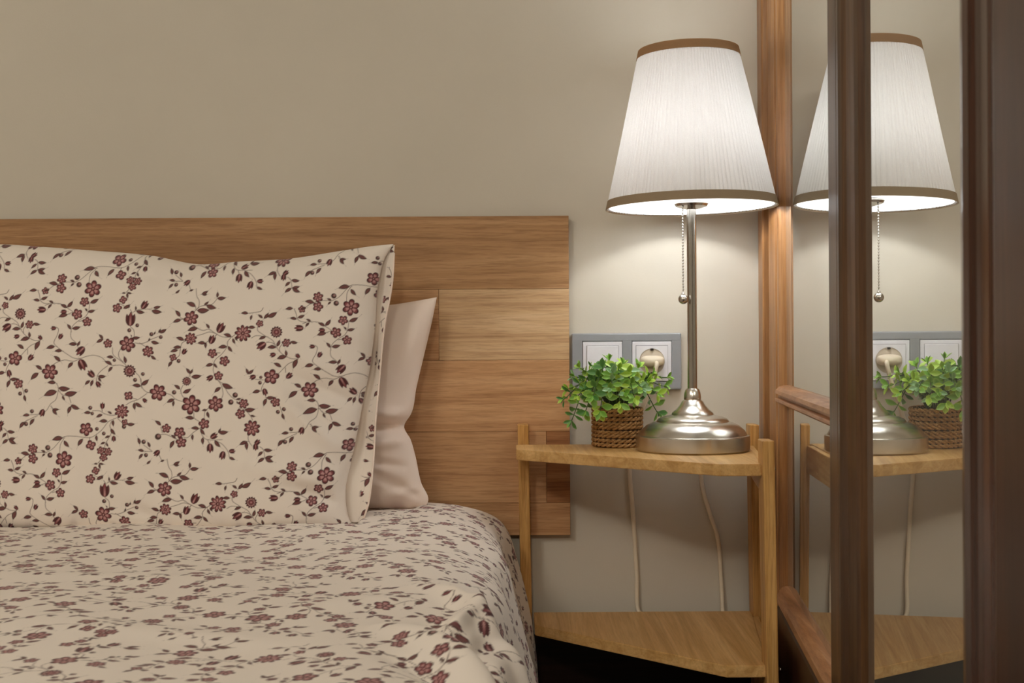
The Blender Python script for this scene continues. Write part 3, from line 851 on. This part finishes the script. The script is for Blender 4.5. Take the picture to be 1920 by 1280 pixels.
obj('lamp_socket', lathe_bm([(.006, hz + .0042), (.0165, hz + .0042), (.0165, hz + .030), (.013, hz + .034), (.006, hz + .034)], C, 32), M['switch_white'], t, True)
bz = hz + .068
bulb = [(.0206, bz - .0120), (.0230, bz - .005), (.0238, bz), (.0215, bz + .013), (.014, bz + .021), (0, bz + .0245)]
obj('bulb_body', lathe_bm([(0, hz + .034), (.013, hz + .034), (.0135, bz - .026), (.0206, bz - .0122), (0, bz - .0122)], C, 32), M['switch_white'], t, True)
obj('bulb', lathe_bm(bulb, C, 32), M['bulb'], t, True)
# pleated shade
sb_, st_ = CAM_H + 0.1714 - SH, CAM_H + 0.3715 - SH
RB, RT = 0.1080, 0.0632
TILT = Matrix.Translation(Vector(C) + Vector((0, 0, sb_))) @ Matrix.Rotation(math.radians(-0.8), 4, 'Y') @ Matrix.Translation(-(Vector(C) + Vector((0, 0, sb_))))
def tilted(bm):
    bmesh.ops.transform(bm, matrix=TILT, verts=bm.verts); return bm
NP = 112
phase = np.cumsum(rng.uniform(0.8, 1.2, NP)); phase = phase / phase[-1] * 2 * PI
ang = []; rad = []
for k in range(NP):
    a0 = phase[k - 1] if k else 0.0; a1 = phase[k]
    for f_, r_ in ((0, -1), (.18, .2), (.45, 1), (.72, .75), (.9, -.3)):
        ang.append(a0 + (a1 - a0) * f_); rad.append(r_ * rng.uniform(.75, 1.15))
ang = np.array(ang); rad = np.array(rad)
bm = bmesh.new(); prev = None
for k in range(15):
    f_ = k / 14; R = RB + (RT - RB) * f_; am = 0.0009 * (1 - .35 * f_)
    wob = 0.0004 * np.sin(ang * 3 + f_ * 4)
    ring = [bm.verts.new((LX0 + (R + am * r + w_) * math.cos(a), LY0 + (R + am * r + w_) * math.sin(a), SH + sb_ + (st_ - sb_) * f_)) for a, r, w_ in zip(ang, rad, wob)]
    if prev:
        n = len(ring)
        for i in range(n): bm.faces.new([prev[i], prev[(i + 1) % n], ring[(i + 1) % n], ring[i]])
    prev = ring
obj('lamp_shade', tilted(bm), M['shade'], t, True)
sl = (RT - RB) / (st_ - sb_)
def cone_band(z0, z1, off, th):
    r = lambda z: RB + sl * (z - sb_)
    return [(r(z0) + off, z0), (r(z0) + off + th, z0), (r(z1) + off + th, z1), (r(z1) + off, z1), (r(z0) + off, z0)]
obj('shade_liner', tilted(lathe_bm([(RB - .0028, sb_ + .0005), (RT - .0028, st_ - .0005)], C, 96)), M['liner'], t, True)
obj('bottom_trim', tilted(lathe_bm(cone_band(sb_ - .0015, sb_ + .0098, .0009, .0008), C, 96)), M['trim_low'], t, True)
obj('top_trim', tilted(lathe_bm(cone_band(st_ - .0095, st_ + .0015, .0007, .0008), C, 96)), M['trim'], t, True)
bm = bmesh.new()
rz = SH + hz + .032; rr = RB + sl * (hz + .032 - sb_) - .003
for k in range(3):
    a = 2 * PI * k / 3 + .5
    add_tube(bm, [(LX0 + .0168 * math.cos(a), LY0 + .0168 * math.sin(a), rz), (LX0 + rr * math.cos(a), LY0 + rr * math.sin(a), rz)], .0012, 6)
obj('shade_carrier', bm, M['nickel'], t, True)
# pull chain
chx, chy = LX0 - 0.0128, LY0 - 0.012
bm = bmesh.new()
ctop = SH + hz - .002; cbot = CAM_H + 0.0592
nb = 30
for k in range(nb):
    z = ctop + (cbot - ctop) * (k + .5) / nb
    bmesh.ops.create_icosphere(bm, subdivisions=1, radius=.00145, matrix=Matrix.Translation((chx, chy, z)))
add_tube(bm, [(chx, chy, ctop), (chx, chy, cbot)], .0005, 5)
pc = obj('pull_chain', bm, M['nickel_dark'], t, True)
bm = bmesh.new()
bmesh.ops.create_uvsphere(bm, u_segments=20, v_segments=12, radius=.0064, matrix=Matrix.Translation((chx, chy, cbot - .0066)))
add_tube(bm, [(chx, chy, cbot - .002), (chx, chy, cbot + .0015)], .002, 8)
obj('chain_ball', bm, M['nickel_dark'], pc, True)

# ------------------------------------------------------------------ double wall socket
fz = WALL - 0.009
a = W(1072, 625, fz); b = W(1278, 730, fz)
t = empty('wall_socket', ((a.x + b.x) / 2, 0, (a.z + b.z) / 2), 'grey framed double plate with light switch and socket on the wall behind the plant', 'socket')
SOCK = t
cz = (a.z + b.z) / 2
ins = [(W(1092.3, 640, fz).x, W(1166.7, 640, fz).x), (W(1184.7, 640, fz).x, W(1259, 640, fz).x)]
hh = 0.0277
bm = bmesh.new()
xs = [a.x, ins[0][0], ins[0][1], ins[1][0], ins[1][1], b.x]
add_box(bm, (xs[0], -.0095, cz + hh), (xs[5], -.0005, a.z), .0018, 2)
add_box(bm, (xs[0], -.0095, b.z), (xs[5], -.0005, cz - hh), .0018, 2)
for i in (0, 2, 4): add_box(bm, (xs[i], -.0094, cz - hh - .004), (xs[i + 1], -.0005, cz + hh + .004), .0012, 2)
obj('frame', bm, M['frame_grey'], t)
for k, (x0, x1) in enumerate(ins):
    obj('insert', box_bm((x0 + .0003, -.0105, cz - hh + .0003), (x1 - .0003, -.0015, cz + hh - .0003), .0008, 2), M['switch_white'], t)
    m_ = .0058
    obj('gap_line', box_bm((x0 + m_ - .0006, -.0108, cz - hh + m_ - .0006), (x1 - m_ + .0006, -.0100, cz + hh - m_ + .0006)), M['switch_line'], t)
    if k == 0:
        bm = box_bm((x0 + m_, -.0135, cz - hh + m_), (x1 - m_, -.0102, cz + hh - m_), .0006, 2)
        for v in bm.verts:
            if v.co.y < -.012: v.co.y += .0015 * (v.co.z - cz) / hh
        obj('rocker', bm, M['switch_white'], t)
    else:
        cxs = (x0 + x1) / 2
        # square plate with a round hole, then the well
        bm = bmesh.new(); n = 48; R = .0178
        hw = (x1 - x0) / 2 - m_
        sq = []
        for i in range(n):
            an = 2 * PI * i / n; c_, s_ = math.cos(an), math.sin(an); k2 = hw / max(abs(c_), abs(s_))
            sq.append((k2 * c_, k2 * s_))
        o1 = [bm.verts.new((cxs + p[0], -.0122, cz + p[1])) for p in sq]
        o0 = [bm.verts.new((cxs + p[0], -.0102, cz + p[1])) for p in sq]
        i1 = [bm.verts.new((cxs + R * math.cos(2 * PI * i / n), -.0122, cz + R * math.sin(2 * PI * i / n))) for i in range(n)]
        i0 = [bm.verts.new((cxs + R * math.cos(2 * PI * i / n), -.0109, cz + R * math.sin(2 * PI * i / n))) for i in range(n)]
        for i in range(n):
            j = (i + 1) % n
            for A, B in ((o0, o1), (o1, i1), (i1, i0)): bm.faces.new([A[i], A[j], B[j], B[i]])
        obj('cover', bm, M['switch_white'], t)
        bm = bmesh.new()
        vs = [bm.verts.new((cxs + R * math.cos(2 * PI * i / n), -.0110, cz + R * math.sin(2 * PI * i / n))) for i in range(n)]
        bm.faces.new(vs)
        obj('well', bm, M['socket_well'], t)
        for sgn in (1, -1):
            obj('earth_clip', box_bm((cxs - .0022, -.0135, cz + sgn * .0165 - .0015), (cxs + .0022, -.0111, cz + sgn * .0165 + .0015), .0004), M['dark_metal'], t)
        SOX = cxs

# lamp cord with its plug: down behind the stand, a loop on the floor, up to the lamp
t = empty('power_cord', (SOX, -0.012, cz), 'cream lamp cord plugged into the wall socket and hanging in two strands behind the nightstand', 'power cord')
bm = bmesh.new()
n = 40
prof = [(.0165, -.0112), (.0168, -.016), (.0155, -.022), (.011, -.0285), (.0, -.030)]
rings = []
for r, y in prof:
    if r == 0: rings.append([bm.verts.new((SOX, y, cz + .0005))]); continue
    rings.append([bm.verts.new((SOX + r * math.copysign(abs(math.cos(2 * PI * i / n)) ** .7, math.cos(2 * PI * i / n)), y,
                                cz + .0005 + r * .46 * math.copysign(abs(math.sin(2 * PI * i / n)) ** .7, math.sin(2 * PI * i / n)))) for i in range(n)])
for A, B in zip(rings, rings[1:]):
    for i in range(n):
        j = (i + 1) % n
        bm.faces.new([A[i], A[j], B[j], B[i]] if len(B) > 1 else [A[i], A[j], B[0]])
bm.faces.new(rings[0][::-1])
obj('plug', bm, M['cream'], t, True)
pts = [(SOX + .004, -.024, cz), (SOX + .004, -.031, cz - .006), (SOX - .002, -.026, cz - .03), W(1200, 780, 1.775), W(1183, 850, 1.782), W(1181, 890, 1.7845), W(1186, 950, 1.785), W(1190, 1010, 1.785),
       W(1194, 1080, 1.785), W(1196, 1142, 1.781), (0.186, -.020, .318), (0.205, -.021, .306), (0.235, -.021, .303), (0.270, -.021, .306), (0.290, -.020, .318), W(1355, 1142, 1.781), W(1352, 1080, 1.785), W(1346, 1010, 1.785), W(1332, 965, 1.785), W(1320, 925, 1.785), W(1314, 890, 1.784), (0.255, -.022, SH + .002), (0.252, -.034, SH + .005), (0.244, -.052, SH + .005), (0.2385, -.0705, SH + .0055)]
obj('cable', tube_bm(catmull(pts, 8), .0031, 8), M['cream'], t, True)

# ------------------------------------------------------------------ potted plant
BX, BY = 0.1405, 1.7165 - WALL
t = empty('potted_plant', (BX, BY, SH), 'small bushy green plant in a rope-wrapped pot left of the lamp base', 'plant')
bk = obj('basket', lathe_bm([(0, .0006), (.0305, .0006), (.0318, .003), (.0318, .052), (.0300, .052), (.0300, .040), (0, .040)], (BX, BY, SH), 40), M['rope_dark'], t, True)
NR = 9; rh = 0.0058
bm = bmesh.new()
for ph in (0, PI):
    pts = []
    nt = 13; N = nt * 14
    for i in range(N):
        a_ = 2 * PI * i / N; h_ = nt * a_ + ph
        R = .0320 + .0014 * math.cos(h_); pts.append((R * math.cos(a_), R * math.sin(a_), .0014 * math.sin(h_)))
    add_tube(bm, pts, .0018, 7, closed=True)
me = bpy.data.meshes.new('rope_coil'); bm.to_mesh(me); bm.free()
me.polygons.foreach_set('use_smooth', [True] * len(me.polygons)); me.materials.append(M['rope'])
for k in range(NR):
    o = bpy.data.objects.new('rope_coil', me); link(o, bk)
    o.location = (0, 0, .0033 + rh * k); o.rotation_euler = (0.02 * math.sin(k), 0.02 * math.cos(k * 2), k * 1.7)

def leaf_mesh(wr, curl, fold, mat):
    nu, nv = 7, 5
    co = []; ed = []
    for i in range(nu):
        u = i / (nu - 1)
        hw = wr * math.sin(PI * u ** 1.35) ** .9 if 0 < u < 1 else 0.012
        for j in range(nv):
            v = (j / (nv - 1)) * 2 - 1
            co.append((u, v * hw, -curl * u * u + fold * abs(v) * hw * 1.2 - .10 * u * (1 - u)))
            ed.append((max(abs(v), 1.0 if i == nu - 1 else 0, 0.55 if i == nu - 2 else 0),) * 3 + (1,))
    q = grid_quads(nu, nv)
    me = bpy.data.meshes.new('leaf')
    me.from_pydata(co, [], q.tolist()); me.update()
    me.polygons.foreach_set('use_smooth', [True] * len(me.polygons))
    at = me.color_attributes.new('leaf_edge', 'FLOAT_COLOR', 'POINT')
    at.data.foreach_set('color', np.array(ed, np.float32).ravel())
    me.materials.append(mat)
    return me
LEAF = [[leaf_mesh(wr, cu, fo, m_) for wr, cu, fo in ((.22, .12, .35), (.27, .22, .3), (.17, .05, .4))] for m_ in M['leaves']]

LEAVES = []
def sprig(pts, size, mats, pair_gap=0.0085, start=0.3, wide=(0, 1)):
    P = catmull(pts, 8)
    st = obj('stem', tube_bm(P, lambda f_: .0011 - .0005 * f_, 5), M['stem'], t, True)
    L = [0]
    for a_, b_ in zip(P, P[1:]): L.append(L[-1] + (b_ - a_).length)
    tot = L[-1]
    def at(s_):
        for i in range(len(P) - 1):
            if L[i + 1] >= s_:
                f_ = (s_ - L[i]) / max(1e-9, L[i + 1] - L[i]); return P[i].lerp(P[i + 1], f_), (P[i + 1] - P[i]).normalized()
        return P[-1], (P[-1] - P[-2]).normalized()
    s_ = tot * start; k = 0
    places = []
    while s_ < tot - .004:
        places.append((s_, 2, 0.95)); s_ += pair_gap
    places.append((tot, 4, 0.55)); places.append((tot - .002, 1, 0.1))
    for s_, cnt, spread in places:
        p, d_ = at(s_)
        if p.z < SH + .045 and abs(math.hypot(p.x - BX, p.y - BY)) < .034: continue
        up = Vector((0, 0, 1)); sd = d_.cross(up)
        if sd.length < .1: sd = Vector((1, 0, 0))
        sd.normalize(); nb_ = sd.cross(d_).normalized()
        base_a = (k % 2) * PI / 2 + random.uniform(-.3, .3)
        for c_ in range(cnt):
            an = base_a + 2 * PI * c_ / max(cnt, 1)
            rd = sd * math.cos(an) + nb_ * math.sin(an)
            dirv = (d_ * (1 - spread * .75) + rd * spread + Vector((0, 0, .12))).normalized()
            sz = 1.12 * size * random.uniform(.78, 1.15) * (0.85 if cnt != 2 else 1)
            tip = p + dirv * sz
            if tip.y > -.004: continue
            if tip.z < SH + .004: continue
            if math.hypot(tip.x - LX0, tip.y - LY0) < .080 and tip.z < SH + .035: continue
            nrm = (d_ * .8 + up * .6 - Vector((0, .35, 0))).normalized()
            y_ = nrm.cross(dirv)
            if y_.length < .05: y_ = dirv.cross(Vector((0, 1, 0)))
            y_.normalize(); z_ = dirv.cross(y_).normalized()
            mat = Matrix((dirv * sz, y_ * sz, z_ * sz)).transposed().to_4x4(); mat.translation = p - Vector((BX, BY, SH))
            LEAVES.append((tip.y - 0.4 * tip.z, LEAF[random.choice(mats)][random.choice(wide)], st, mat))
        k += 1

org = Vector((BX, BY, SH + .043))
def to(px, py, z): return W(px, py, z)
def spr(px, py, z, size, mats, bend=0.35, **kw):
    end = to(px, py, z)
    mid = org.lerp(end, .5); mid.z += bend * math.hypot(end.x - org.x, end.y - org.y) + .003
    root = org + Vector(((end.x - org.x) * .12, (end.y - org.y) * .12, 0))
    sprig([root, mid, end], size, mats, **kw)
# upright sprigs
spr(1142, 676, 1.715, .0125, [1, 1, 2], .1, wide=(2,)); spr(1120, 692, 1.70, .013, [0, 1, 3], .1); spr(1168, 684, 1.73, .014, [2, 1], .1)
spr(1196, 690, 1.70, .0135, [2, 2, 1], .12); spr(1100, 702, 1.73, .0125, [3, 1], .15); spr(1150, 702, 1.67, .0135, [1, 3, 0], .15)
spr(1180, 706, 1.672, .0135, [2, 1], .2)
# spreading to the left and right
spr(1078, 706, 1.72, .012, [3, 1], .25, wide=(2, 0)); spr(1066, 728, 1.70, .0135, [1, 2], .3, wide=(2, 0)); spr(1058, 748, 1.695, .0135, [1, 2, 0], .45, wide=(2, 0))
spr(1072, 788, 1.695, .0145, [0, 0, 1], .95, wide=(2, 0)); spr(1222, 704, 1.71, .013, [2, 1], .25); spr(1244, 724, 1.70, .0145, [2, 1], .35); spr(1232, 738, 1.675, .0145, [2, 2, 1], .4)
spr(1232, 772, 1.715, .0155, [0, 0, 1], .75)
# low and to the front
spr(1112, 742, 1.64, .0145, [0, 1], .55); spr(1125, 770, 1.655, .015, [1, 1, 2], .8); spr(1162, 756, 1.64, .0150, [2, 1], .7); spr(1190, 746, 1.645, .015, [1, 2, 3], .6)
spr(1098, 770, 1.67, .0145, [1, 0], .8); spr(1145, 728, 1.635, .0135, [3, 0, 1], .4); spr(1205, 728, 1.66, .014, [2, 3, 1], .4)
spr(1128, 720, 1.76, .0125, [0, 1], .2); spr(1190, 716, 1.76, .0125, [1, 0], .2); spr(1105, 726, 1.675, .013, [0, 3], .35); spr(1172, 736, 1.65, .014, [1, 3], .5)

spr(1088, 690, 1.705, .0125, [1, 2], .2, wide=(2, 0)); spr(1214, 716, 1.68, .0135, [2, 2], .3); spr(1084, 742, 1.668, .013, [1, 2], .5, wide=(2, 0)); spr(1250, 708, 1.725, .013, [2, 1], .3)
LEAVES.sort(key=lambda q: q[0])
for _, me_, st_o, mat_ in LEAVES[:300]:
    o = bpy.data.objects.new('leaf', me_); link(o, st_o); o.matrix_basis = mat_
if len(LEAVES) > 300:                                  # leaves deeper inside the bush
    me = bpy.data.meshes.new('inner_foliage'); bm = bmesh.new(); mats_ = list(M['leaves'])
    for _, me_, st_o, mat_ in LEAVES[300:]:
        n0 = len(bm.faces); nv0 = len(bm.verts)
        bm.from_mesh(me_); bm.verts.ensure_lookup_table(); bm.faces.ensure_lookup_table()
        bmesh.ops.transform(bm, matrix=mat_, verts=bm.verts[nv0:])
        for f in bm.faces[n0:]: f.material_index = mats_.index(me_.materials[0]); f.smooth = True
    bm.to_mesh(me); bm.free()
    for m_ in mats_: me.materials.append(m_)
    o = bpy.data.objects.new('inner_foliage', me); link(o, t); o['kind'] = 'stuff'
# ------------------------------------------------------------------ wardrobe with mirror doors on the right
A_ = 0.10; KK = math.sqrt(1 + A_ * A_); PX0 = 0.187
def D(Z, n, h):
    """point of the wardrobe front: Z depth along the front, n proud of the glass plane, h above the camera"""
    return Vector((PX0 + A_ * Z - n / KK, Z + n * A_ / KK - WALL, CAM_H + h))
def front_prism(prof, h0, h1, back=-0.022):
    """profile [(Z, n)...] from far to near, closed at the back, extruded upward"""
    pts = prof + [(prof[-1][0], back), (prof[0][0], back)]
    bm = bmesh.new()
    lo = [bm.verts.new(D(z, n, h0)) for z, n in pts]; hi = [bm.verts.new(D(z, n, h1)) for z, n in pts]
    N = len(pts)
    bm.faces.new(lo); bm.faces.new(hi[::-1])
    for i in range(N): bm.faces.new([lo[i], lo[(i + 1) % N], hi[(i + 1) % N], hi[i]])
    return bm
def rail_prism(prof, Z0, Z1, back=-0.022):
    """profile [(h, n)...] from top to bottom, run along the front from depth Z0 to Z1"""
    pts = prof + [(prof[-1][0], back), (prof[0][0], back)]
    bm = bmesh.new()
    lo = [bm.verts.new(D(Z0, n, h)) for h, n in pts]; hi = [bm.verts.new(D(Z1, n, h)) for h, n in pts]
    N = len(pts)
    bm.faces.new(lo); bm.faces.new(hi[::-1])
    for i in range(N): bm.faces.new([lo[i], lo[(i + 1) % N], hi[(i + 1) % N], hi[i]])
    return bm
F0, F1 = -CAM_H + 0.02, 1.45
t = empty('wardrobe', (D(1.1, -.2, -CAM_H).x, D(1.1, -.2, 0).y, 0), 'dark stained wooden wardrobe with mirror-glazed doors along the right side', 'wardrobe')
WD = t
# carcass behind the doors
bm = bmesh.new()
q = [D(1.776, -.024, 0), D(0.40, -.024, 0)]
add_prism(bm, [(q[0].x, q[0].y), (q[1].x, q[1].y), (1.10, q[1].y), (1.10, -0.005)], 0.0, CAM_H + F1 + .05, 0)
obj('carcass', bm, M['mahogany'], t)
# jamb against the wall
obj('jamb', front_prism([(1.785, .021), (1.742, .021), (1.731, .0205), (1.7285, .0185), (1.7280, .0020), (1.7165, .0010)], -CAM_H + .001, F1 + .04), M['lamplit'], t, False)

# door nearest the wall
d1 = obj('door', rail_prism([(-.338, .010), (-.342, .0135), (F0 + .06, .0135), (F0 + .02, .0135)], 1.64, 1.146), M['mahogany'], t)
obj('stile', front_prism([(1.7155, .0), (1.7150, .0125), (1.712, .0140), (1.685, .0122), (1.670, .0098), (1.668, .0062), (1.663, .0062), (1.661, .0085), (1.655, .0092), (1.647, .0082), (1.641, .0055), (1.636, .0025), (1.631, -.001)], F0, F1), M['lamplit'], d1)
obj('stile', front_prism([(1.146, -.001), (1.145, .010), (1.1425, .0155), (1.137, .0185), (1.130, .0190), (1.0895, .0190), (1.0880, .0182), (1.0875, .0165)], F0, F1), M['walnut'], d1)
def barprof(hc, hw):
    return [(hc + hw, -.001), (hc + hw, .004), (hc + hw * .85, .010), (hc + hw * .5, .0142), (hc + hw * .12, .0150), (hc + hw * .08, .0095), (hc - hw * .34, .0095), (hc - hw * .38, .0150), (hc - hw * .7, .0150), (hc - hw * .95, .011), (hc - hw, .005), (hc - hw, -.001)]
obj('glazing_bar', rail_prism(barprof(-.0695, .0115), 1.634, 1.142, -.003), M['rail_lamplit'], d1)
obj('bottom_bead', rail_prism([(-.314, -.001), (-.315, .006), (-.319, .0105), (-.326, .0140), (-.334, .0145), (-.338, .012), (-.339, -.001)], 1.634, 1.142, -.003), M['rail_lamplit'], d1)
obj('top_rail', rail_prism([(F1, .013), (F1 - .10, .013), (F1 - .105, .008), (F1 - .11, 0)], 1.634, 1.142), M['rail_lamplit'], d1)
for h0, h1 in ((-.316, -.0805), (-.0585, F1 - .108)):
    obj('mirror_pane', rail_prism([(h1, 0), (h0, 0)], 1.634, 1.142, -.004), M['mirror'], d1)
# second door, nearer the camera
d2 = obj('door', rail_prism([(F0 + .12, .020), (F0, .020)], 1.006, 0.650), M['mahogany'], t)
obj('stile', front_prism([(1.0865, .0100), (1.0862, .0170), (1.082, .0172), (1.078, .0160), (1.0765, .0155), (1.0762, .0180), (1.073, .0205), (1.066, .0222), (1.056, .0222), (1.048, .0205), (1.040, .0180), (1.028, .0166), (1.016, .0156), (1.008, .0140), (1.005, .0090), (1.005, .007)], F0, F1), M['walnut'], d2)
obj('stile', front_prism([(0.658, .008), (0.658, .0160), (0.655, .0205), (0.650, .0230), (0.644, .0235), (0.638, .0222), (0.634, .0195), (0.630, .0185), (0.618, .0180), (0.614, .0165), (0.609, .0120), (0.606, .0110)], F0, F1), M['polished'], d2)
obj('top_rail', rail_prism([(F1, .022), (F1 - .10, .022), (F1 - .11, .009)], 1.006, 0.658), M['mahogany'], d2)
obj('mirror_pane', rail_prism([(F1 - .108, .0090), (F0 + .118, .0090)], 1.007, 0.656, .005), M['mirror'], d2)
# third leaf at the frame's edge
obj('door', front_prism([(0.6045, .0), (0.604, .0180), (0.600, .0205), (0.594, .0215), (0.56, .0215), (0.41, .0215)], F0, F1), M['mahogany'], t)
